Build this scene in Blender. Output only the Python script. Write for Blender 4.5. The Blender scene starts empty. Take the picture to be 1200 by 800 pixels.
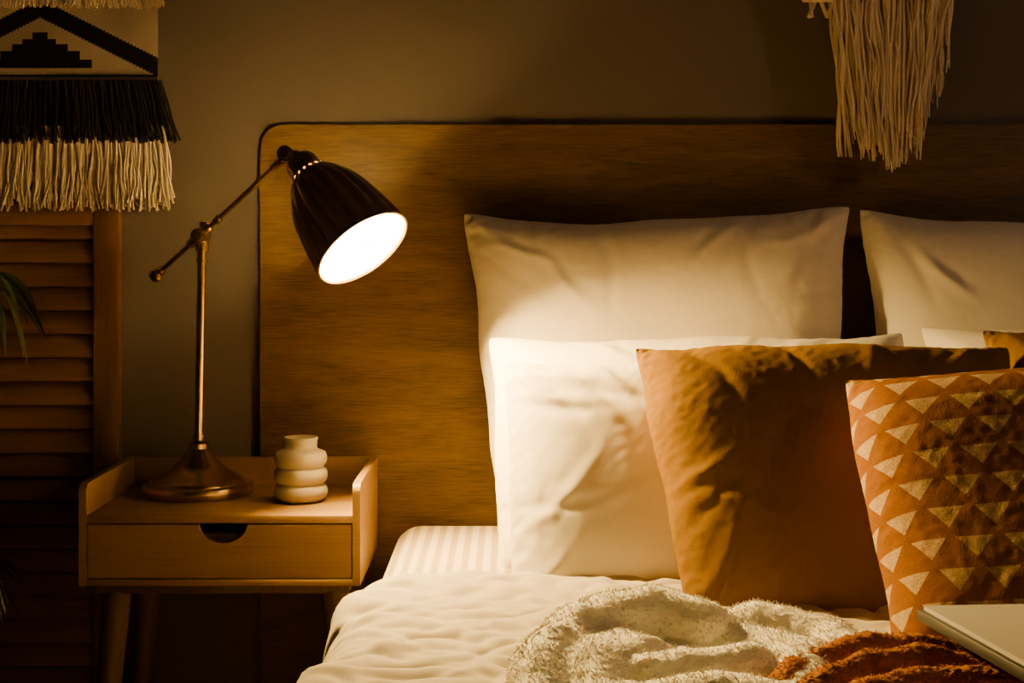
import bpy, bmesh, math, random, time
from mathutils import Vector, Matrix, noise
random.seed(7)
T0=time.time()
COL=bpy.context.scene.collection
sc=bpy.context.scene

# ---------------------------------------------------------------- materials
def mat(name, col, rough=.6, metal=0., sheen=0., spec=None, emis=None, es=0.):
    m=bpy.data.materials.new(name); m.use_nodes=True
    b=m.node_tree.nodes['Principled BSDF']
    b.inputs['Base Color'].default_value=(*col,1); b.inputs['Roughness'].default_value=rough
    b.inputs['Metallic'].default_value=metal
    if sheen: b.inputs['Sheen Weight'].default_value=sheen
    if spec is not None: b.inputs['Specular IOR Level'].default_value=spec
    if emis:
        b.inputs['Emission Color'].default_value=(*emis,1); b.inputs['Emission Strength'].default_value=es
    return m
def N(m,t,**k):
    n=m.node_tree.nodes.new(t)
    for a,v in k.items(): setattr(n,a,v)
    return n
def L(m,a,b): m.node_tree.links.new(a,b)
def coords(m,scale=(1,1,1),kind='Object'):
    tc=N(m,'ShaderNodeTexCoord'); mp=N(m,'ShaderNodeMapping'); mp.inputs['Scale'].default_value=scale
    L(m,tc.outputs[kind],mp.inputs['Vector']); return mp.outputs['Vector']
def ramp(m,fac,stops):
    r=N(m,'ShaderNodeValToRGB'); e=r.color_ramp.elements
    while len(e)<len(stops): e.new(.5)
    for i,(p,c) in enumerate(stops): e[i].position=p; e[i].color=(*c,1)
    L(m,fac,r.inputs['Fac']); return r.outputs['Color']
def bump(m,h,strength,dist=.002):
    b=N(m,'ShaderNodeBump'); b.inputs['Strength'].default_value=strength; b.inputs['Distance'].default_value=dist
    L(m,h,b.inputs['Height']); L(m,b.outputs['Normal'],m.node_tree.nodes['Principled BSDF'].inputs['Normal'])
def bs(m): return m.node_tree.nodes['Principled BSDF']

def wood(name,c0,c1,c2,axis='x',freq=1.,rough=.5,fine=.35,bm_=.35,lx=1.1,fx=10):
    m=mat(name,c1,rough)
    s={'x':(lx,13,13),'z':(13,13,lx),'y':(13,lx,13)}[axis]
    v=coords(m,tuple(a*freq for a in s))
    n1=N(m,'ShaderNodeTexNoise'); n1.inputs['Scale'].default_value=1.5; n1.inputs['Detail'].default_value=7; n1.inputs['Roughness'].default_value=.62; n1.inputs['Distortion'].default_value=1.0
    L(m,v,n1.inputs['Vector'])
    s2={'x':(fx,380,380),'z':(380,380,fx),'y':(380,fx,380)}[axis]
    v2=coords(m,s2); n2=N(m,'ShaderNodeTexNoise'); n2.inputs['Scale'].default_value=1.; n2.inputs['Detail'].default_value=3
    L(m,v2,n2.inputs['Vector'])
    mx=N(m,'ShaderNodeMix'); mx.inputs['Factor'].default_value=fine
    L(m,n1.outputs['Fac'],mx.inputs['A']); L(m,n2.outputs['Fac'],mx.inputs['B'])
    L(m,ramp(m,mx.outputs['Result'],[(.34,c0),(.5,c1),(.66,c2)]),bs(m).inputs['Base Color'])
    bump(m,mx.outputs['Result'],bm_,.0012)
    return m
def fabric(name,col,rough=.9,weave=900,var=.08,bs_=.25,sheen=.1,dist=.001,spec=.2,sss=0):
    m=mat(name,col,rough,sheen=sheen,spec=spec)
    if sss:
        bs(m).inputs['Subsurface Weight'].default_value=sss; bs(m).inputs['Subsurface Radius'].default_value=(1,.8,.6); bs(m).inputs['Subsurface Scale'].default_value=.006
    n=N(m,'ShaderNodeTexNoise'); n.inputs['Scale'].default_value=6; n.inputs['Detail'].default_value=5
    L(m,coords(m),n.inputs['Vector'])
    d=tuple(max(0,c*(1-var*2)) for c in col); l=tuple(min(1,c*(1+var)) for c in col)
    L(m,ramp(m,n.outputs['Fac'],[(.3,d),(.7,l)]),bs(m).inputs['Base Color'])
    n2=N(m,'ShaderNodeTexNoise'); n2.inputs['Scale'].default_value=weave; n2.inputs['Detail'].default_value=2
    L(m,coords(m),n2.inputs['Vector']); bump(m,n2.outputs['Fac'],bs_,dist)
    return m

M_wall=mat('wall_paint',(.120,.098,.088),.85)
n=N(M_wall,'ShaderNodeTexNoise'); n.inputs['Scale'].default_value=180; L(M_wall,coords(M_wall),n.inputs['Vector']); bump(M_wall,n.outputs['Fac'],.15,.001)
M_floor=wood('floor_wood',(.10,.05,.02),(.17,.09,.04),(.24,.13,.06),'y')
M_head=wood('oak_headboard',(.046,.023,.005),(.118,.064,.012),(.175,.100,.021),'x',rough=.55,fine=.46,bm_=.6,lx=2.2,fx=22)
M_night=wood('bamboo_wood',(.23,.130,.016),(.28,.163,.023),(.33,.20,.035),'x')
M_nleg=wood('shaded_leg_wood',(.09,.050,.011),(.12,.070,.016),(.15,.09,.023),'z')  # darker than the body: shade under the nightstand is put into the colour
M_screen=wood('screen_wood',(.13,.063,.017),(.20,.100,.028),(.26,.135,.043),'x')
M_screenv=wood('screen_post_wood',(.13,.063,.017),(.20,.100,.028),(.26,.135,.043),'z')
M_brass=mat('antique_brass',(.60,.42,.17),.27,1.)
M_bronze=mat('dark_bronze_enamel',(.30,.20,.12),.27,.65)
M_white_in=mat('shade_white_enamel',(.9,.87,.80),.5)
M_bulb=mat('bulb_glow',(1,.9,.7),.3,emis=(1,.60,.16),es=5600)
M_dark=mat('painted_drawer_shade',(.02,.013,.008),.8)  # near-black colour stands in for the shade inside the drawer
M_ceram=mat('cream_ceramic',(.58,.52,.38),.42)
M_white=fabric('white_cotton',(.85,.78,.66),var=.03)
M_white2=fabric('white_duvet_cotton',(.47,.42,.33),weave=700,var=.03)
M_must=fabric('mustard_linen',(.215,.112,.0),weave=500,bs_=.5,var=.10,sheen=0,spec=.05)
M_cream=fabric('cream_yarn',(.80,.67,.50),weave=500,bs_=.6,sheen=.2)
M_weave=fabric('beige_woven_wool',(.62,.50,.36),weave=350,bs_=.9,sheen=.1,dist=.002)
M_black=fabric('black_yarn',(.012,.010,.009),weave=500,bs_=.6,sheen=.0)
M_fleece=fabric('cream_fleece',(.96,.90,.76),weave=300,bs_=.4,sheen=.5,dist=.001,var=.01,sss=.5)
M_rust=fabric('rust_plush',(.36,.135,.0),weave=300,bs_=.6,sheen=0,dist=.002,spec=.05)
M_leaf=fabric('leaf_green',(.045,.065,.022),rough=.45,weave=60,sheen=0)
M_pot=fabric('clay_pot',(.3,.16,.09),weave=80,sheen=0)
M_soil=fabric('soil',(.03,.02,.012),weave=90,sheen=0)
M_page=mat('book_paper',(.38,.36,.325),.7)
M_cover=mat('book_cover_black',(.02,.018,.017),.5)
M_sheet=fabric('striped_sheet_cotton',(.80,.74,.66))
w=N(M_sheet,'ShaderNodeTexWave'); w.bands_direction='X'; w.inputs['Scale'].default_value=14; w.inputs['Distortion'].default_value=.15
L(M_sheet,coords(M_sheet),w.inputs['Vector'])
L(M_sheet,ramp(M_sheet,w.outputs['Fac'],[(.40,(.32,.255,.145)),(.60,(.52,.455,.335))]),bs(M_sheet).inputs['Base Color'])

# patterned cushion: rows of pale triangles on burnt orange
M_pat=mat('triangle_print_cotton',(.5,.2,.03),.9,spec=.05)
def MA(m,op,a,b=None,c=None):
    n=N(m,'ShaderNodeMath',operation=op)
    for i,x in enumerate((a,b,c)):
        if x is None: continue
        if isinstance(x,(int,float)): n.inputs[i].default_value=x
        else: L(m,x,n.inputs[i])
    return n.outputs[0]
m=M_pat
tc=N(m,'ShaderNodeTexCoord'); sp=N(m,'ShaderNodeSeparateXYZ'); L(m,tc.outputs['UV'],sp.inputs[0])
U=MA(m,'MULTIPLY',sp.outputs[0],10.); V=MA(m,'MULTIPLY',sp.outputs[1],12.)
row=MA(m,'FLOOR',V); fv=MA(m,'FRACT',V)
odd=MA(m,'MODULO',row,2.)
Us=MA(m,'ADD',U,MA(m,'MULTIPLY',odd,.5)); fu=MA(m,'FRACT',Us)
du=MA(m,'ABSOLUTE',MA(m,'SUBTRACT',fu,.5))
lim=MA(m,'MULTIPLY',MA(m,'SUBTRACT',fv,.16),.58)
tri=MA(m,'LESS_THAN',du,lim)
tri=MA(m,'MULTIPLY',tri,MA(m,'LESS_THAN',fv,.84))
colid=MA(m,'FLOOR',Us)
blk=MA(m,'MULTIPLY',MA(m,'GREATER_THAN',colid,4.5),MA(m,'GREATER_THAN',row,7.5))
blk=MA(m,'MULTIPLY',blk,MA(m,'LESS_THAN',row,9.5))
nn=N(m,'ShaderNodeTexNoise'); nn.inputs['Scale'].default_value=400; L(m,tc.outputs['Object'],nn.inputs['Vector'])
pale=ramp(m,nn.outputs['Fac'],[(.35,(.34,.21,.08)),(.65,(.50,.36,.19))])
base=ramp(m,nn.outputs['Fac'],[(.3,(.185,.069,.0)),(.7,(.235,.094,.0))])
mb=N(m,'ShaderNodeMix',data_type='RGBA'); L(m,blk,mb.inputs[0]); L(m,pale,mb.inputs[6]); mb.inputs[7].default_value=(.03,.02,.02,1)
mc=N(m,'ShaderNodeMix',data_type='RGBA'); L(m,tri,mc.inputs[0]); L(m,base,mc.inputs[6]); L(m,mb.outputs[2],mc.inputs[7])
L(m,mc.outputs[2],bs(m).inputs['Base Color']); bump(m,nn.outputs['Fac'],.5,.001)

# ---------------------------------------------------------------- geometry helpers
class Geo:
    def __init__(s): s.v=[]; s.f=[]; s.mi=[]
    def add(s,vs,fs,mi=0):
        o=len(s.v); s.v+= [Vector(a) for a in vs]; s.f+=[tuple(i+o for i in f) for f in fs]; s.mi+=[mi]*len(fs); return s
    def box(s,x0,x1,y0,y1,z0,z1,bev=.002,mi=0,M=None,seg=2):
        bm=bmesh.new(); bmesh.ops.create_cube(bm,size=1)
        for v in bm.verts: v.co=Vector(((x0+x1)/2+v.co.x*(x1-x0),(y0+y1)/2+v.co.y*(y1-y0),(z0+z1)/2+v.co.z*(z1-z0)))
        if bev: bmesh.ops.bevel(bm,geom=bm.edges[:],offset=bev,segments=seg,affect='EDGES',profile=.5)
        if M: bm.transform(M)
        bm.verts.index_update()
        s.add([v.co.copy() for v in bm.verts],[tuple(v.index for v in f.verts) for f in bm.faces],mi); bm.free(); return s
    def lathe(s,prof,M=Matrix(),seg=48,mi=0,rib=None,skip=None):
        vs=[];fs=[]
        n=len(prof)
        for k,(r,z) in enumerate(prof):
            for j in range(seg):
                a=2*math.pi*j/seg; rr=r*(rib(a,k/(n-1)) if rib else 1)
                vs.append(M@Vector((rr*math.cos(a),rr*math.sin(a),z)))
        for k in range(n-1):
            for j in range(seg):
                if skip and skip(k,j): continue
                fs.append((k*seg+j,k*seg+(j+1)%seg,(k+1)*seg+(j+1)%seg,(k+1)*seg+j))
        return s.add(vs,fs,mi)
    def tube(s,pts,rad,seg=8,mi=0,cap=True):
        pts=[Vector(p) for p in pts]; n=len(pts); vs=[];fs=[]
        up=Vector((0,1,0))
        for i,p in enumerate(pts):
            t=(pts[min(i+1,n-1)]-pts[max(i-1,0)]).normalized()
            a=up if abs(t.dot(up))<.9 else Vector((1,0,0))
            x=t.cross(a).normalized(); y=t.cross(x)
            r=rad[i] if isinstance(rad,(list,tuple)) else rad
            for j in range(seg):
                an=2*math.pi*j/seg; vs.append(p+x*math.cos(an)*r+y*math.sin(an)*r)
        for i in range(n-1):
            for j in range(seg):
                fs.append((i*seg+j,i*seg+(j+1)%seg,(i+1)*seg+(j+1)%seg,(i+1)*seg+j))
        if cap: fs.append(tuple(range(seg))); fs.append(tuple((n-1)*seg+j for j in range(seg)))
        return s.add(vs,fs,mi)
WL={}
def mk(name,geo,mats,parent=None,base=None,smooth=True,label=None,cat=None,kind=None,group=None,angle=35):
    """geo in world coordinates; object origin at base (or the parent's origin)"""
    if not isinstance(mats,(list,tuple)): mats=[mats]
    pl=WL[parent.name] if parent else Vector((0,0,0))
    b=Vector(base) if base is not None else pl
    me=bpy.data.meshes.new(name); me.from_pydata([v-b for v in geo.v],[],geo.f)
    for q in mats: me.materials.append(q)
    me.polygons.foreach_set('material_index',geo.mi)
    bm=bmesh.new(); bm.from_mesh(me); bmesh.ops.recalc_face_normals(bm,faces=bm.faces[:]); bm.to_mesh(me); bm.free()
    if smooth:
        me.shade_smooth()
        try: me.set_sharp_from_angle(angle=math.radians(angle))
        except Exception: pass
    o=bpy.data.objects.new(name,me); COL.objects.link(o)
    o.location=b-pl
    if parent: o.parent=parent
    WL[o.name]=b
    tag(o,label,cat,kind,group); return o
def tag(o,label=None,cat=None,kind=None,group=None):
    if label: o['label']=label
    if cat: o['category']=cat
    if kind: o['kind']=kind
    if group: o['group']=group
def empty(name,loc,label,cat,group=None):
    o=bpy.data.objects.new(name,None); o.empty_display_size=.05; COL.objects.link(o); o.location=loc; WL[o.name]=Vector(loc); tag(o,label,cat,None,group); return o

# ---------------------------------------------------------------- room
def slab(name,x0,x1,y0,y1,z0,z1,m):
    mk(name,Geo().box(x0,x1,y0,y1,z0,z1,0),m,base=((x0+x1)/2,(y0+y1)/2,z0),kind='structure',smooth=False)
slab('wall_back',-1.9,3.0,0,.1,0,2.6,M_wall)
slab('wall_left',-2.0,-1.9,-4.2,.1,0,2.6,M_wall)
slab('floor',-2.0,3.0,-4.2,.1,-.1,0,M_floor)
M_base=mat('baseboard_paint',(.3,.25,.2),.6)
slab('baseboard_back',-1.9,3.0,-.004,0,0,.06,M_base)

# ---------------------------------------------------------------- bed
bed=empty('bed',(.6,-1.1,0),'wooden bed with wide rounded oak headboard against wall','bed')
def rrect(x0,x1,z0,z1,r,n=10):
    p=[(x0,z0),(x1,z0)]
    for k in range(n+1):
        a=math.pi/2*k/n; p.append((x1-r+r*math.cos(a),z1-r+r*math.sin(a)))
    for k in range(n+1):
        a=math.pi/2+math.pi/2*k/n; p.append((x0+r+r*math.cos(a),z1-r+r*math.sin(a)))
    return p
def extr(poly,y0,y1,bev=.003):
    bm=bmesh.new(); vs=[bm.verts.new((x,y0,z)) for x,z in poly]; f=bm.faces.new(vs)
    r=bmesh.ops.extrude_face_region(bm,geom=[f]); 
    for v in r['geom']:
        if isinstance(v,bmesh.types.BMVert): v.co.y=y1
    bmesh.ops.recalc_face_normals(bm,faces=bm.faces[:])
    if bev:
        ed=[e for e in bm.edges if abs(e.verts[0].co.y-e.verts[1].co.y)<1e-6]
        bmesh.ops.bevel(bm,geom=ed,offset=bev,segments=2,affect='EDGES')
    bm.verts.index_update()
    g=Geo().add([v.co.copy() for v in bm.verts],[tuple(v.index for v in f.verts) for f in bm.faces]); bm.free(); return g
mk('headboard',extr(rrect(-.454,1.655,.065,1.222,.045),-.013,-.0002,.001),M_head,bed)
mk('bed_frame',Geo().box(-.215,1.415,-2.15,-.025,.10,.235,.01),M_head,bed)
for x in (-.15,1.35):
    for y in (-2.05,-.2):
        g=Geo(); g.box(x-.03,x+.03,y-.03,y+.03,0,.1,.004); mk('leg',g,M_head,bed)
g=Geo(); g.box(-.205,1.405,-2.12,-.040,.235,.512,.045,seg=6)
matt=mk('mattress',g,M_sheet,base=(.6,-1.1,.235),label='thick mattress in cream striped fitted sheet on the bed',cat='mattress',angle=60)

# ---------------------------------------------------------------- cloth helpers
def eval_coords(o):
    dg=bpy.context.evaluated_depsgraph_get(); e=o.evaluated_get(dg); me=e.to_mesh()
    c=[v.co.copy() for v in me.vertices]; e.to_mesh_clear(); return c
def cushion_mesh(name,w,h,target,seed,n=76,S=3.,belly=.05,seam=.07,P=60,bend=.15):
    """stitched two-layer cover inflated with cloth pressure until it reaches its filled thickness"""
    rnd=random.Random(seed); nx=n; ny=max(8,int(n*h/w))
    vs=[];uv=[];idx={};bd=[]
    for side in (0,1):
        for j in range(ny+1):
            for i in range(nx+1):
                edge=i in(0,nx) or j in(0,ny)
                if side and edge: idx[(1,i,j)]=idx[(0,i,j)]; continue
                u=i/nx*2-1; v=j/ny*2-1
                zz=0 if edge else (1 if side==0 else -1)*.03*(1-u**4)*(1-v**4)
                zz+=0 if edge else rnd.uniform(-.0015,.0015)
                idx[(side,i,j)]=len(vs)
                if edge: bd.append(len(vs))
                vs.append((u*w/2*S*(1+belly*(1-v*v)),v*h/2*S*(1+belly*(1-u*u)),zz*S)); uv.append((i/nx,j/ny))
    fs=[]
    for side in (0,1):
        for j in range(ny):
            for i in range(nx):
                q=[idx[(side,i,j)],idx[(side,i+1,j)],idx[(side,i+1,j+1)],idx[(side,i,j+1)]]
                fs.append(tuple(q) if side==0 else tuple(q[::-1]))
    me=bpy.data.meshes.new('tmp'); me.from_pydata(vs,[],fs); o=bpy.data.objects.new('tmp',me); COL.objects.link(o)
    vg=o.vertex_groups.new(name='seam'); vg.add(bd,1.,'REPLACE')
    mod=o.modifiers.new('c','CLOTH'); s=mod.settings
    s.quality=5; s.mass=.1; s.tension_stiffness=30; s.compression_stiffness=30; s.shear_stiffness=10; s.bending_stiffness=bend
    s.vertex_group_shrink='seam'; s.shrink_min=-.01; s.shrink_max=seam
    s.air_damping=1.5; s.use_pressure=True; s.uniform_pressure_force=P; s.effector_weights.gravity=0
    mod.collision_settings.use_collision=False
    mod.point_cache.frame_start=1; mod.point_cache.frame_end=90
    best=vs; fr=0
    for f in range(1,81):
        sc.frame_set(f); c=eval_coords(o); z=[p.z for p in c]; fr=f
        best=c
        if max(z)-min(z)>=target*S: break
    print('CUSHION',name,'frames',fr,'thick',(max(z)-min(z))/S, 'w',(max(p.x for p in c)-min(p.x for p in c))/S,'t',time.time()-T0)
    bpy.data.objects.remove(o)
    sc.frame_set(1)
    m2=bpy.data.meshes.new(name); m2.from_pydata([tuple(p/S) for p in best],[],fs)
    ul=m2.uv_layers.new(name='UVMap')
    for p in m2.polygons:
        for li in p.loop_indices: ul.data[li].uv=uv[m2.loops[li].vertex_index]
    return m2
def place_cushion(name,me,m,loc,tilt=0,yaw=0,roll=0,label='',cat='pillow',group=None,taper=0,seed=0,w=.6,h=.5,wr=.003,sag=0,cr=.003,nf=34):
    me=me.copy(); me.name=name
    ph=Vector((seed*3.1,seed*1.7,seed*.9)); rnd=random.Random(seed)
    folds=[]
    for k in range(nf):
        e=rnd.random()*4; t_=rnd.uniform(-.5,.5)
        cx,cy={0:(t_*w,.40*h),1:(t_*w,-.40*h),2:(-.40*w,t_*h),3:(.40*w,t_*h)}[int(e)]
        if rnd.random()<.45:   # corner puckers
            cx=rnd.choice((-1,1))*w*rnd.uniform(.28,.42); cy=rnd.choice((-1,1))*h*rnd.uniform(.28,.42)
        a=math.atan2(-cy,-cx)+rnd.uniform(-.5,.5)
        folds.append((cx,cy,math.cos(a),math.sin(a),rnd.uniform(.03,.10),rnd.uniform(.006,.011),rnd.choice((-1,1))*rnd.uniform(.4,1),rnd.uniform(-4,4)))
    for v in me.vertices:
        c=v.co; uu=c.x/(w/2); vv=c.y/(h/2)
        d=0
        for (cx,cy,ca,sa,ln,wd,am,bend) in folds:
            px,py=c.x-cx,c.y-cy; s_=px*ca+py*sa; q=-px*sa+py*ca+bend*s_*s_
            if abs(s_)<ln*2 and abs(q)<wd*3: d+=am*cr*math.exp(-(s_/ln)**2-(q/wd)**2)
        sg=1 if c.z>0 else -1
        c.z+=sg*d*min(1,abs(c.z)/.02)
        c.x*=1+taper*vv
        c.y+= -sag*(1-uu*uu)*max(0,vv)
        d=noise.noise(Vector((c.x*4,c.y*4,0))+ph)*wr*2.2
        c.z+=d; c.x+=noise.noise(Vector((c.y*9,3,c.x*3))+ph)*wr*1.8; c.y+=noise.noise(Vector((c.x*8,7,c.y*3))+ph)*wr*2.2
    me.materials.clear(); me.materials.append(m); me.shade_smooth()
    o=bpy.data.objects.new(name,me); COL.objects.link(o)
    o.matrix_world=Matrix.Translation(loc)@Matrix.Rotation(math.radians(yaw),4,'Z')@Matrix.Rotation(math.radians(90-tilt),4,'X')@Matrix.Rotation(math.radians(roll),4,'Z')
    sd=o.modifiers.new('smooth','SUBSURF'); sd.levels=1; sd.render_levels=1
    tag(o,label,cat,None,group); return o
A=cushion_mesh('big',.635,.58,.15,1,n=90,belly=.03,bend=.03)
B=cushion_mesh('mid',.69,.44,.115,2,n=90,bend=.03)
C=cushion_mesh('sq',.50,.46,.125,3,n=84,bend=.04)
WB='white bed pillows'; TC='throw cushions'
place_cushion('pillow',A,M_white,(.258,-.115,.785),tilt=7,roll=1,taper=.085,seed=21,w=.635,h=.58,label='large white cotton pillow leaning upright against wooden headboard',group=WB,sag=.014,wr=.005,cr=.006,nf=40)
place_cushion('pillow',A,M_white,(.945,-.115,.781),tilt=7,taper=.08,seed=2,w=.635,h=.58,label='large white cotton pillow standing beside its pair at headboard',group=WB,sag=.016,wr=.004,cr=.006,nf=40)
place_cushion('pillow',B,M_white,(.312,-.314,.668),tilt=30,seed=3,w=.70,h=.44,label='white pillow tucked behind the front white pillow',group=WB,taper=.01,roll=1,cr=.005)
place_cushion('pillow',B,M_white,(1.035,-.314,.685),tilt=30,seed=4,w=.70,h=.44,label='white pillow behind second mustard cushion',group=WB,taper=.03)
place_cushion('pillow',B,M_white,(.335,-.500,.640),tilt=29,seed=15,w=.70,h=.44,label='creased white pillow leaning behind mustard cushion',group=WB,taper=.02,cr=.006,nf=44)
place_cushion('cushion',C,M_must,(.45,-.665,.675),tilt=38,seed=6,w=.5,h=.46,cat='cushion',label='plain mustard yellow linen cushion leaning on white pillows',group=TC,taper=.10,cr=.0035,wr=.004)
place_cushion('cushion',C,M_must,(.965,-.6,.69),tilt=36,seed=7,w=.5,h=.46,cat='cushion',label='mustard linen cushion behind the triangle print cushion',group=TC,taper=.06)
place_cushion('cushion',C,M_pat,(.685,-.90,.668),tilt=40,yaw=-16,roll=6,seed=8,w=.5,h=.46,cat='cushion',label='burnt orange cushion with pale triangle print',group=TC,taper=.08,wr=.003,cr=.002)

# duvet : cloth grown slightly so that it buckles into creases over the mattress
nx,ny=170,126; x0,x1,y0,y1=-.44,1.6,-2.12,-.585
vs=[];fs=[];pins=[]
for j in range(ny+1):
    for i in range(nx+1):
        x=x0+(x1-x0)*i/nx; y=y0+(y1-y0)*j/ny
        vs.append((x,y+.006*math.sin(x*9),.527+noise.noise(Vector((x*7,y*7,0)))*.008+noise.noise(Vector((x*12+y*18,y*30-x*10,3)))*.006))
for j in range(ny):
    for i in range(nx): a=j*(nx+1)+i; fs.append((a,a+1,a+nx+2,a+nx+1))
rnd=random.Random(5)
for j in range(4,ny+2,14):
    for i in range(20,nx,15):
        ii=min(nx,i+rnd.randint(-6,6)); jj=max(0,min(ny,j+rnd.randint(-5,5)))
        k=jj*(nx+1)+ii; pins.append(k); vs[k]=(vs[k][0],vs[k][1],.522)
me=bpy.data.meshes.new('duvet'); me.from_pydata(vs,[],fs); o=bpy.data.objects.new('duvet',me); COL.objects.link(o)
vg=o.vertex_groups.new(name='pin'); vg.add(pins,1.,'REPLACE')
bpy.context.view_layer.update()
cm=matt.modifiers.new('col','COLLISION'); matt.collision.thickness_outer=.006; matt.collision.cloth_friction=20
mod=o.modifiers.new('c','CLOTH'); s=mod.settings
s.quality=7; s.mass=.15; s.tension_stiffness=15; s.compression_stiffness=15; s.shear_stiffness=3; s.bending_stiffness=.02; s.shrink_min=-.10
s.vertex_group_mass='pin'
mod.collision_settings.distance_min=.006
mod.point_cache.frame_start=1; mod.point_cache.frame_end=60
for f in range(1,36): sc.frame_set(f)
c=eval_coords(o)
print('DUVET z',min(p.z for p in c),max(p.z for p in c),time.time()-T0)
o.modifiers.clear(); matt.modifiers.remove(cm); sc.frame_set(1)
for v,p in zip(me.vertices,c):
    # pressed-in creases that fan out from the corner of the bed
    an=math.atan2(p.y+.45,p.x+.75); rr=math.hypot(p.y+.45,p.x+.75)
    q=noise.noise(Vector((an*11,rr*2.2,1.3))); q2=noise.noise(Vector((an*24,rr*4,7.3)))
    v.co=p+Vector((0,0,max(0,1-abs(q)*6)*.008+max(0,1-abs(q2)*6)*.004))
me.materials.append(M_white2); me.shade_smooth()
tag(o,'crumpled white cotton duvet spread over the bed','duvet')
sd=o.modifiers.new('thick','SOLIDIFY'); sd.thickness=.014; sd.offset=1
sd=o.modifiers.new('sub','SUBSURF'); sd.levels=1; sd.render_levels=1

# ---------------------------------------------------------------- nightstand
NX0,NX1,NY0,NY1=-.679,-.238,-.36,-.05
ns=empty('nightstand',((NX0+NX1)/2,(NY0+NY1)/2,0),'light wooden nightstand with one drawer, standing beside the bed','nightstand')
t=.012; ZT=.58; ZB=.470; ZR=.630
g=Geo()
g.box(NX0+t,NX1-t,NY0+.001,NY1-t,ZT-.012,ZT,.001)
g.box(NX0+t,NX1-t,NY0,NY1-t,ZB,ZB+.010,.001)
g.box(NX0+t,NX1-t,NY1-t,NY1,ZB,ZR,.001)
for xa in (NX0,NX1-t):
    pts=[(NY0,ZB),(NY1,ZB),(NY1,ZR)]
    r=.014
    for k in range(7):
        a=math.pi/2+math.pi/2*k/6; pts.append((NY0+r+r*math.cos(a),ZR-r+r*math.sin(a)))
    n_=len(pts)
    g.add([(xa,y,z) for y,z in pts]+[(xa+t,y,z) for y,z in pts],[tuple(range(n_)),tuple(range(n_,2*n_))[::-1]]+[(i,(i+1)%n_,n_+(i+1)%n_,n_+i) for i in range(n_)])
mk('body',g,M_night,ns,angle=30)
xa,xb=NX0+t+.002,NX1-t-.002; cx=(xa+xb)/2+.005; r=.038; zt=ZT-.0145; zb=ZB+.012
poly=[(xa,zb),(xb,zb),(xb,zt)]
for k in range(17):
    a=-math.pi*k/16; poly.append((cx+r*math.cos(a),zt+.76*r*math.sin(a)))
poly.append((xa,zt))
dr=mk('drawer',extr(poly,NY0+.001,NY0+.013,.0006),M_night,ns)
g=Geo(); g.box(xa+.006,xb-.006,NY0+.0135,NY1-.02,ZB+.014,ZT-.03,.001); mk('drawer_box',g,M_dark,dr)  # solid drawer body, coloured as the shade seen through the cutout
for lx,sx in ((NX0+.05,-1),(NX1-.045,1)):
    for ly,sy in ((NY0+.045,-1),(NY1-.045,1)):
        g=Geo(); pts=[(lx+sx*.04*k/8,ly+sy*.02*k/8,.455*(1-k/8)) for k in range(9)]
        g.tube(pts,[.023-.010*k/8 for k in range(9)],16); mk('leg',g,M_nleg,ns)
for ya in (NY0+.025,NY1-.065):
    g=Geo(); g.box(NX0+.02,NX1-.02,ya,ya+.04,ZB-.018,ZB-.0005,.002); mk('leg_rail',g,M_nleg,ns)

# ---------------------------------------------------------------- vase
def bulge(z0,z1,rin,rout,n=10):
    return [(rin+(rout-rin)*math.sin(math.pi*k/n)**.6,z0+(z1-z0)*k/n) for k in range(n+1)]
prof=[(.0,.0),(.030,.0),(.036,.003)]
prof+=bulge(.003,.030,.037,.0445)[1:]+bulge(.030,.057,.037,.0445)[1:]+bulge(.057,.084,.037,.0435)[1:-1]
prof+=[(.029,.086),(.0265,.089),(.027,.099),(.0285,.104),(.027,.106),(.024,.104),(.023,.09),(.03,.07),(.03,.02),(.0,.015)]
mk('vase',Geo().lathe(prof,Matrix.Translation((-.350,-.225,ZT+.0005)),64),M_ceram,base=(-.350,-.225,ZT),label='small cream ceramic vase of stacked rings on nightstand',cat='vase',angle=80)

# ---------------------------------------------------------------- desk lamp
LB=Vector((-.534,-.155,ZT+.0005))
lamp=empty('desk_lamp',tuple(LB),'antique brass articulated desk lamp, lit, standing on nightstand','lamp')
prof=[(0,0),(.088,0),(.0925,.003),(.0935,.008),(.0935,.013),(.0925,.018),(.088,.0205),(.083,.021),(.081,.024),(.074,.0285),(.064,.033),(.054,.0385),(.045,.0445),(.040,.049),(.038,.051),(.036,.054),(.030,.060),(.0245,.067),(.0205,.074),(.0175,.078),(.0175,.086),(.013,.088),(.0105,.092),(.0105,.097),(0,.097)]
mk('base',Geo().lathe(prof,Matrix.Translation(LB),96),M_brass,lamp,angle=28)
J=Vector((-.527,-.160,1.02))
g=Geo(); p0=LB+Vector((0,0,.09)); g.tube([p0,J],.0074,24)
for f,rr,hh in ((.0,.010,.012),(.93,.0105,.03),(.87,.0095,.006)):
    c=p0.lerp(J,f); g.tube([c,c+(J-p0).normalized()*hh],rr,24)
mk('pole',g,M_brass,lamp)
A1=Vector((-.364,-.290,1.147)); Jc=Vector((-.527,-.180,1.02)); ad=(A1-Jc).normalized(); A0=Jc-ad*.128
g=Geo(); g.tube([A0,A1],.0046,16)
g.tube([A0-ad*.006,A0-ad*.003,A0+ad*.006,A0+ad*.010],[.007,.0115,.0115,.006],20)
g.tube([A0+ad*.014,A0+ad*.02],.008,16)
g.tube([Jc-ad*.03,Jc-ad*.026,Jc+ad*.026,Jc+ad*.03],[.006,.0085,.0085,.006],20)
g.tube([Jc+ad*.045,Jc+ad*.055],.0075,16); g.tube([A1-ad*.035,A1-ad*.012],[.0065,.0075],16)
mk('arm',g,M_brass,lamp)
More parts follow.
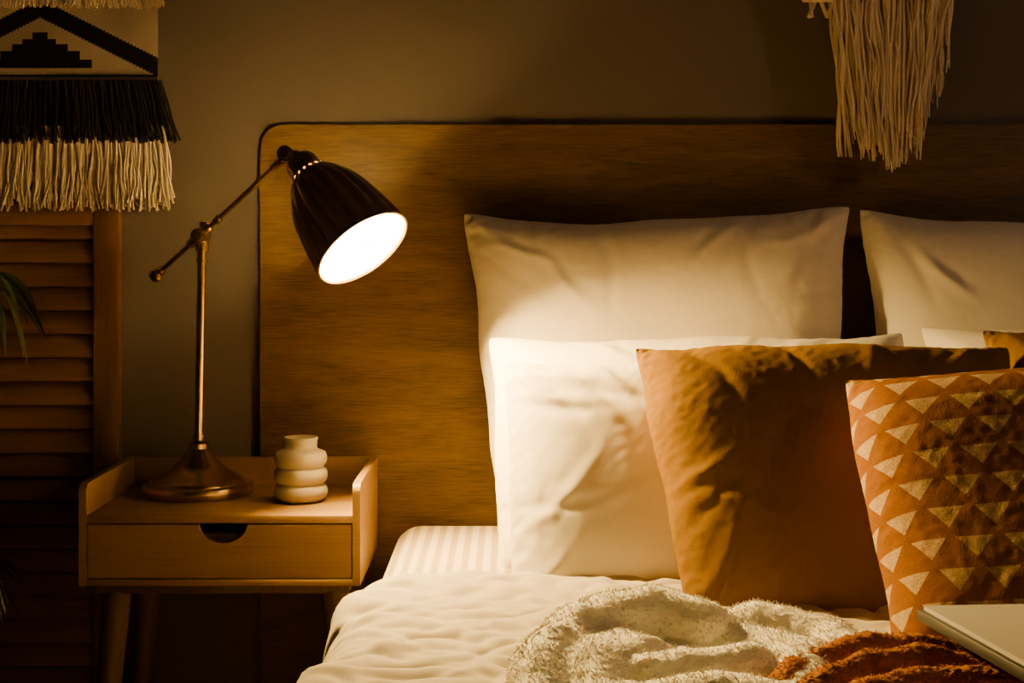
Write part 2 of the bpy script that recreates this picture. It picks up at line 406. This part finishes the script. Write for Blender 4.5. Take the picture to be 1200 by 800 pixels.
g=Geo(); g.tube([(J.x,-.142,J.z),(J.x,-.195,J.z)],.0125,24); g.tube([(J.x,-.195,J.z),(J.x,-.205,J.z)],.0085,24)
g.tube([J+Vector((.004,0,.01)),J+Vector((.004,0,.024))],.009,20)
g.tube([J-Vector((0,0,.026)),J-Vector((0,0,.006))],.0115,20)
mk('joint',g,M_brass,lamp)
ya_=A1.y
g=Geo(); g.tube([(A1.x,ya_+.018,A1.z+.004),(A1.x,ya_-.020,A1.z+.004)],.0125,24); g.tube([(A1.x,ya_-.020,A1.z+.004),(A1.x,ya_-.028,A1.z+.004)],.008,20)
mk('joint',g,M_brass,lamp)
# shade
ax=Vector((.565,-.40,-.72)).normalized()
top=Vector((-.345,-.290,1.142))
Rm=ax.to_track_quat('Z','Y').to_matrix().to_4x4(); SM=Matrix.Translation(top)@Rm
outer=[(.020,.0),(.024,.004),(.0265,.010),(.0275,.026),(.030,.032),(.0335,.037),(.037,.0425),(.0445,.052),(.052,.066),(.0590,.082),(.0645,.100),(.0685,.120),(.0720,.140),(.0750,.160),(.0773,.178),(.0785,.190),(.0795,.196)]
rib=lambda a,k: 1+ (.08*abs(math.sin(a*9))-.04)*min(1,max(0,(k-.38)*4))*(1 if k<.97 else .3)
seg=160
skip=lambda k,j: k==5 and (j%8) in (0,1,2)
sh=mk('shade',Geo().lathe(outer,SM,seg,0,rib,skip),M_bronze,lamp,angle=60)
inner=[(r-.0016,z) for r,z in outer[3:]]
mk('shade_lining',Geo().lathe(inner,SM,seg,0,lambda a,k: rib(a,.3+.7*k),lambda k,j:(k==2 and (j%8) in (0,1,2))),M_white_in,sh,label='white enamel shade lining',angle=60)
g=Geo(); g.lathe([(.0788,.194),(.0815,.196),(.0815,.2005),(.0785,.201),(.0772,.197),(.0788,.194)],SM,96); mk('shade_rim',g,M_brass,sh,label='brass rim')
g=Geo(); g.lathe([(.0,-.014),(.009,-.014),(.011,-.010),(.011,-.004),(.0185,-.001),(.0215,.001),(.0,.001)],SM,40); mk('shade_cap',g,M_brass,sh,label='brass cap')
g=Geo(); g.tube([A1+Vector((0,0,.004)),top-ax*.012],.0055,16); g.tube([top-ax*.002,top+ax*.040],.015,24); mk('socket',g,M_brass,lamp)
BZ=-.012
g=Geo(); g.lathe([(r,z+BZ) for r,z in [(.0,.057),(.012,.059),(.014,.075),(.018,.095),(.025,.120),(.0275,.138),(.0255,.154),(.018,.165),(.009,.170),(0,.171)]],SM,40); mk('bulb',g,M_bulb,lamp,label='glowing warm light bulb')

# ---------------------------------------------------------------- louvered folding screen
fs_=empty('folding_screen',(-1.0,-.022,0),'brown wooden louvered screen panel standing against wall','folding screen')
ya,yb=-.034,-.006
for xa in (-.748,-1.293):
    g=Geo(); g.box(xa,xa+.045,ya,yb,0,1.083,.002); mk('post',g,M_screenv,fs_)
for za,zb_ in ((1.040,1.083),(0,.07)):
    g=Geo(); g.box(-1.248,-.748,ya+.002,yb,za,zb_,.002); mk('rail',g,M_screen,fs_)
g=Geo(); z=.085
while z<1.03:
    M=Matrix.Translation((0,-.019,z+.015))@Matrix.Rotation(math.radians(-24),4,'X')
    g.box(-1.248,-.748,-.0035,.0035,-.0215,.0215,.002,M=M); z+=.0425
mk('louver_panel',g,M_screen,fs_)

# ---------------------------------------------------------------- woven wall hanging
tp=empty('woven_wall_hanging',(-.84,-.05,1.47),'black and cream woven wall hanging with long fringe above screen','wall hanging')
TX0,TX1=-1.052,-.628; yW=-.052; mp=.00151
g=Geo(); g.tube([(-1.09,yW,1.47),(-.59,yW,1.47)],.008,16); mk('rod',g,M_screen,tp)
g=Geo(); g.tube([(-1.07,yW,1.478),(-.84,-.01,1.62),(-.61,yW,1.478)],.002,8); mk('cord',g,M_cream,tp)
def blackpat(x,z):
    u=abs(x+.838)/mp; v=(1.438-z)/mp
    if abs(v-(9+.5*u))<11: return 1
    for a_,b_,wd in ((38,45,9),(45,52,20),(52,60,33),(60,70,47),(70,80,62)):
        if a_<=v<b_ and u<wd: return 1
    if v>96: return 1
    if 87<v<90: return 1
    return 0
nxw,nzw=141,62; zt0,zt1=1.285,1.472
vs=[];fs=[];mi=[]
for j in range(nzw+1):
    for i in range(nxw+1):
        x=TX0+(TX1-TX0)*i/nxw; z=zt0+(zt1-zt0)*j/nzw
        vs.append((x,yW+.0018*((i+j)%2)+.003*noise.noise(Vector((x*12,z*12,0))),z))
for j in range(nzw):
    for i in range(nxw):
        a=j*(nxw+1)+i; fs.append((a,a+1,a+nxw+2,a+nxw+1)); mi.append(blackpat(TX0+(TX1-TX0)*(i+.5)/nxw,zt0+(zt1-zt0)*(j+.5)/nzw))
g=Geo(); g.add(vs,fs); g.mi=mi
mk('woven_panel',g,[M_weave,M_black],tp)
def fringe(g,xa,xb,zt,zb,n,rad,y,sway,flare=0,jit=.008,seg=5,steps=9,depth=.006):
    for i in range(n):
        t_=(i+random.random()*.8)/n; x=xa+(xb-xa)*t_
        ph=random.uniform(0,6.3); am=random.uniform(.2,1)*sway; yy=y+random.uniform(-depth,depth); zb_=zb+random.uniform(-jit,jit)
        dx=(t_-.5)*2*flare+random.uniform(-sway,sway)*1.5
        pts=[]
        for k in range(steps+1):
            s_=k/steps; pts.append((x+dx*s_+am*math.sin(ph+s_*7)*s_,yy+am*.6*math.cos(ph+s_*6)*s_,zt+(zb_-zt)*s_))
        g.tube(pts,[rad*(1-.35*(k/steps)) for k in range(steps+1)],seg)
g=Geo(); fringe(g,TX0-.004,TX1+.006,1.295,1.190,460,.0028,yW-.009,.004,.030,.007); mk('black_fringe',g,M_black,tp,kind='stuff',label='thick black fringe')
g=Geo(); fringe(g,TX0-.010,TX1+.012,1.215,1.076,420,.0026,yW-.004,.008,.016,.013,depth=.006); mk('cream_fringe',g,M_cream,tp,kind='stuff',label='long cream fringe')
g=Geo(); fringe(g,TX0-.004,TX1+.004,1.455,1.426,200,.003,yW-.008,.003,.01,.004); mk('top_fringe',g,M_cream,tp,kind='stuff',label='short cream tufts')

# ---------------------------------------------------------------- macrame
mc_=empty('macrame_wall_hanging',(.66,-.05,1.66),'cream macrame wall hanging with loose cotton cords above headboard','wall hanging')
g=Geo(); g.tube([(.42,-.055,1.66),(.90,-.055,1.66)],.010,16); mk('rod',g,M_screen,mc_)
g=Geo(); g.tube([(.45,-.055,1.668),(.66,-.01,1.85),(.87,-.055,1.668)],.002,8); mk('cord',g,M_cream,mc_)
g=Geo(); rnd=random.Random(4)
for i in range(330):
    t_=rnd.random(); x=.562+.225*t_; y=-.075+rnd.uniform(-.026,.026)
    zb=1.142+.05*abs(t_-.45)*2+max(0,t_-.72)*.6+rnd.uniform(-.012,.035)
    if rnd.random()<.3: zb+=rnd.uniform(.03,.14)
    if x<.572 and rnd.random()<.3: zb=1.160
    xb=.676+(x-.674)*(.72+rnd.uniform(-.2,.2)); ph=rnd.uniform(0,6.3); am=rnd.uniform(.001,.0045); fr_=rnd.uniform(5,24)
    rr=rnd.choice((.0020,.0024,.0030))
    pts=[]
    for k in range(25):
        s_=k/24; z=1.655+(zb-1.655)*s_
        pts.append((x+(xb-x)*max(0,(s_-.35)/.65)**1.2+am*math.sin(ph+fr_*s_),y+am*math.cos(ph*1.3+fr_*s_),z))
    g.tube(pts,[rr]*22+[rr*.9,rr*.75,rr*.5],6)
mk('loose_cords',g,M_cream,mc_,kind='stuff')
g=Geo()
for k in range(9):
    x=.520+.005*k; g.tube([(x-.01*math.sin(q*1.3+k),-.07+.01*math.cos(q*1.3+k),1.65-.0272*q) for q in range(9+(k%2))],.0036,6)
for z in (1.56,1.50,1.440):
    g.tube([(.515,-.062,z),(.545,-.088,z-.004),(.575,-.07,z)],.007,8)
mk('knotted_cords',g,M_cream,mc_,kind='stuff')

# ---------------------------------------------------------------- potted palm
PP=Vector((-.94,-.42,0))
pl=empty('potted_palm',tuple(PP),'potted palm with narrow drooping dark green leaves','potted plant')
g=Geo(); g.lathe([(0,0),(.09,0),(.10,.01),(.13,.22),(.135,.235),(.125,.235),(.118,.2),(0,.2)],Matrix.Translation(PP),40); mk('pot',g,M_pot,pl,angle=50)
g=Geo(); g.lathe([(.117,.20),(.117,.214),(.06,.218),(0,.22)],Matrix.Translation(PP),32); mk('soil',g,M_soil,pl)
def blade(g,p,d,ln,wd,droop):
    d=Vector(d).normalized(); side=d.cross(Vector((0,0,1))).normalized(); vs=[];n=10; q=Vector(p)
    side=(side+Vector((0,0,.5))).normalized()
    for k in range(n+1):
        s_=k/n; wv=wd*math.sin(math.pi*(.08+.92*s_))**.7*(1-.55*s_)
        vs+= [q-side*wv,q+side*wv+Vector((0,0,.15*wv))]
        d=(d+Vector((0,0,-droop/n))).normalized(); q=q+d*ln/n
    g.add(vs,[(2*k,2*k+1,2*k+3,2*k+2) for k in range(n)])
g=Geo(); gl=Geo(); rnd=random.Random(11)
for a,lean,hh in ((-3,.150,.77),(60,.10,.80),(130,.2,.7),(200,.2,.75),(270,.15,.72),(330,.15,.36)):
    a=math.radians(a); tipx=PP.x+lean*math.cos(a); tipy=PP.y+lean*math.sin(a)
    pts=[(PP.x+(tipx-PP.x)*s_**2,PP.y+(tipy-PP.y)*s_**2,.21+hh*math.sin(s_*1.35)) for s_ in [k/12 for k in range(13)]]
    g.tube(pts,[.005-.0003*k for k in range(13)],8)
    e=Vector(pts[-1])
    for k in range(14):
        an=a+math.radians(-75+150*k/13)
        blade(gl,e-Vector((0,0,.010*(k%3))),(math.cos(an),math.sin(an),.0+rnd.uniform(-.4,.2)),rnd.uniform(.11,.15),.0075,rnd.uniform(1.4,2.4))
mk('stem',g,M_leaf,pl); mk('leaves',gl,M_leaf,pl)

# ---------------------------------------------------------------- throws
def heap(name,balls,vox,m,label,cat,base,seed,amp=.008,nub=.0035,smooth=14,hair=0,hl=.0028):
    """union of soft volumes skinned into one continuous cloth heap"""
    bm=bmesh.new()
    for c,rad,flat in balls:
        bmesh.ops.create_icosphere(bm,subdivisions=2,radius=rad,matrix=Matrix.Translation(c)@Matrix.Diagonal((1,1,flat,1)))
    me=bpy.data.meshes.new('t'); bm.to_mesh(me); bm.free()
    o=bpy.data.objects.new('t',me); COL.objects.link(o)
    r=o.modifiers.new('r','REMESH'); r.mode='VOXEL'; r.voxel_size=vox
    s_=o.modifiers.new('s','SMOOTH'); s_.iterations=smooth; s_.factor=.6
    s_=o.modifiers.new('u','SUBSURF'); s_.levels=1; s_.render_levels=1
    dg=bpy.context.evaluated_depsgraph_get(); me2=bpy.data.meshes.new_from_object(o.evaluated_get(dg)); bpy.data.objects.remove(o)
    b=Vector(base); ph=Vector((seed,seed*2,0))
    nr=[v.normal.copy() for v in me2.vertices]
    for v,nm in zip(me2.vertices,nr):
        q=noise.noise(v.co*13+ph); d=(abs(q)*-2+.5)*amp+noise.noise(v.co*45+ph)*amp*.3+(noise.noise(v.co*170+ph)+.4*noise.noise(v.co*340))*nub
        v.co+=nm*d; v.co-=b
    me2.name=name; me2.materials.clear(); me2.materials.append(m); me2.shade_smooth()
    o=bpy.data.objects.new(name,me2); COL.objects.link(o); o.location=b; tag(o,label,cat)
    if hair:
        pm=o.modifiers.new('pile','PARTICLE_SYSTEM'); ps=pm.particle_system.settings
        ps.type='HAIR'; ps.count=hair; ps.hair_length=hl; ps.hair_step=3; ps.brownian_factor=.0012; ps.root_radius=.9; ps.tip_radius=.5; ps.radius_scale=.001; ps.material=1
        ps.render_step=3; ps.display_step=2
    return o
def along(pts,rad,flat):
    out=[]; pts=[Vector(p) for p in pts]
    for i in range(len(pts)-1):
        n_=max(2,int((pts[i+1]-pts[i]).length/(rad*.35)))
        for k in range(n_+1): out.append((pts[i].lerp(pts[i+1],k/n_),rad,flat))
    return out
balls=[]
for pts,rad,flat in [
 ([(.025,-1.27,.55),(.03,-1.18,.566),(.06,-1.09,.578),(.11,-1.03,.584),(.17,-1.01,.586),(.215,-1.04,.576)],.034,.95),
 ([(.08,-1.24,.54),(.08,-1.16,.557),(.11,-1.10,.558),(.13,-1.13,.556)],.050,.75),
 ([(.225,-1.03,.558),(.28,-1.0,.564),(.345,-1.03,.556),(.385,-1.12,.545)],.038,.85),
 ([(.14,-1.17,.556),(.20,-1.155,.560),(.25,-1.14,.558)],.032,.9),
 ([(.26,-1.06,.552),(.30,-1.10,.552),(.30,-1.2,.545)],.046,.75),
 ([(.03,-1.3,.545),(.1,-1.25,.550),(.2,-1.22,.550),(.3,-1.25,.545)],.037,.8),
 ([(.1,-1.05,.548),(.22,-1.08,.548),(.33,-1.13,.545)],.026,.7)]: balls+=along(pts,rad,flat)
heap('fleece_blanket',balls,.004,M_fleece,'fluffy cream fleece blanket bunched up on the duvet','blanket',(.17,-1.12,.53),3,amp=.005,nub=.0009,smooth=10,hair=15000,hl=.0024)
balls=[]
for pts,rad,flat in [
 ([(.26,-1.22,.555),(.31,-1.160,.566),(.37,-1.13,.572),(.43,-1.12,.568),(.49,-1.12,.555),(.55,-1.14,.545)],.022,1.0),
 ([(.27,-1.26,.555),(.35,-1.19,.570),(.42,-1.17,.572),(.5,-1.18,.566),(.62,-1.2,.56)],.022,1.0),
 ([(.29,-1.30,.555),(.38,-1.24,.568),(.46,-1.23,.566),(.6,-1.25,.562)],.024,.9),
 ([(.30,-1.36,.55),(.40,-1.31,.562),(.5,-1.30,.562),(.62,-1.32,.56)],.026,.9),
 ([(.32,-1.41,.55),(.42,-1.39,.556),(.5,-1.38,.56),(.62,-1.40,.56)],.026,.9)]: balls+=along(pts,rad,flat)
heap('plush_throw',balls,.004,M_rust,'rust orange plush throw crumpled on the duvet','throw blanket',(.42,-1.2,.53),9,.006,nub=.0014,smooth=4,hair=8000,hl=.002)

# ---------------------------------------------------------------- open book
BR=Matrix.Translation((.437,-1.10,.609))@Matrix.Rotation(math.radians(9),4,'Z')@Matrix.Rotation(math.radians(2),4,'Y')
bk=bpy.data.objects.new('open_book',None); bk.empty_display_size=.05; COL.objects.link(bk); bk.matrix_world=BR
tag(bk,'open book with black cover lying on the rust throw','book')
def bpart(name,g,m,par=bk):
    me=bpy.data.meshes.new(name); me.from_pydata(g.v,[],g.f); me.materials.append(m)
    bm=bmesh.new(); bm.from_mesh(me); bmesh.ops.recalc_face_normals(bm,faces=bm.faces[:]); bm.to_mesh(me); bm.free(); me.shade_smooth(); me.set_sharp_from_angle(angle=math.radians(35))
    o=bpy.data.objects.new(name,me); COL.objects.link(o); o.parent=par; return o
W_,H_=.20,.27
g=Geo(); g.box(-.003,2*W_+.007,-H_,0.002,-.008,.0035,.0008); bpart('cover',g,M_cover)
for s0,s1 in ((.003,W_+.001),(W_+.003,2*W_)):
    g=Geo(); n_=16; vs=[]
    for k in range(n_+1):
        s_=k/n_; x=s0+(s1-s0)*s_; dsp=(s1-x if s0<.1 else x-s0)/(s1-s0)
        zt_=.004+.007*(1-math.exp(-dsp*9))*(1-.4*dsp)
        vs+=[(x,-.003,.0036),(x,-H_+.004,.0036),(x,-H_+.004,zt_),(x,-.003,zt_)]
    fs=[(4*k+a,4*k+(a+1)%4,4*k+4+(a+1)%4,4*k+4+a) for k in range(n_) for a in range(4)]+[(0,1,2,3),(4*n_,4*n_+1,4*n_+2,4*n_+3)]
    g.add(vs,fs); bpart('page_block',g,M_page)

# ---------------------------------------------------------------- lights
def area(name,loc,target,size,power,col):
    l=bpy.data.lights.new(name,'AREA'); l.size=size; l.energy=power; l.color=col
    o=bpy.data.objects.new(name,l); COL.objects.link(o); o.location=loc
    o.rotation_euler=(Vector(target)-Vector(loc)).to_track_quat('-Z','Y').to_euler(); return o
area('room_light',(2.3,-1.7,1.9),(.5,-.2,1.0),.25,7,(1,.60,.32))
w=bpy.data.worlds.new('world'); sc.world=w; w.use_nodes=True
w.node_tree.nodes['Background'].inputs[0].default_value=(1,.60,.34,1); w.node_tree.nodes['Background'].inputs[1].default_value=.012

# ---------------------------------------------------------------- camera
cd=bpy.data.cameras.new('camera'); cam=bpy.data.objects.new('camera',cd); COL.objects.link(cam)
cd.sensor_width=36; cd.lens=52.5; cd.shift_y=-.0917; cam.location=(0,-2.7,1.0); cam.rotation_euler=(math.radians(90),0,0); cd.clip_start=.05
sc.camera=cam
print('TOTAL',time.time()-T0)
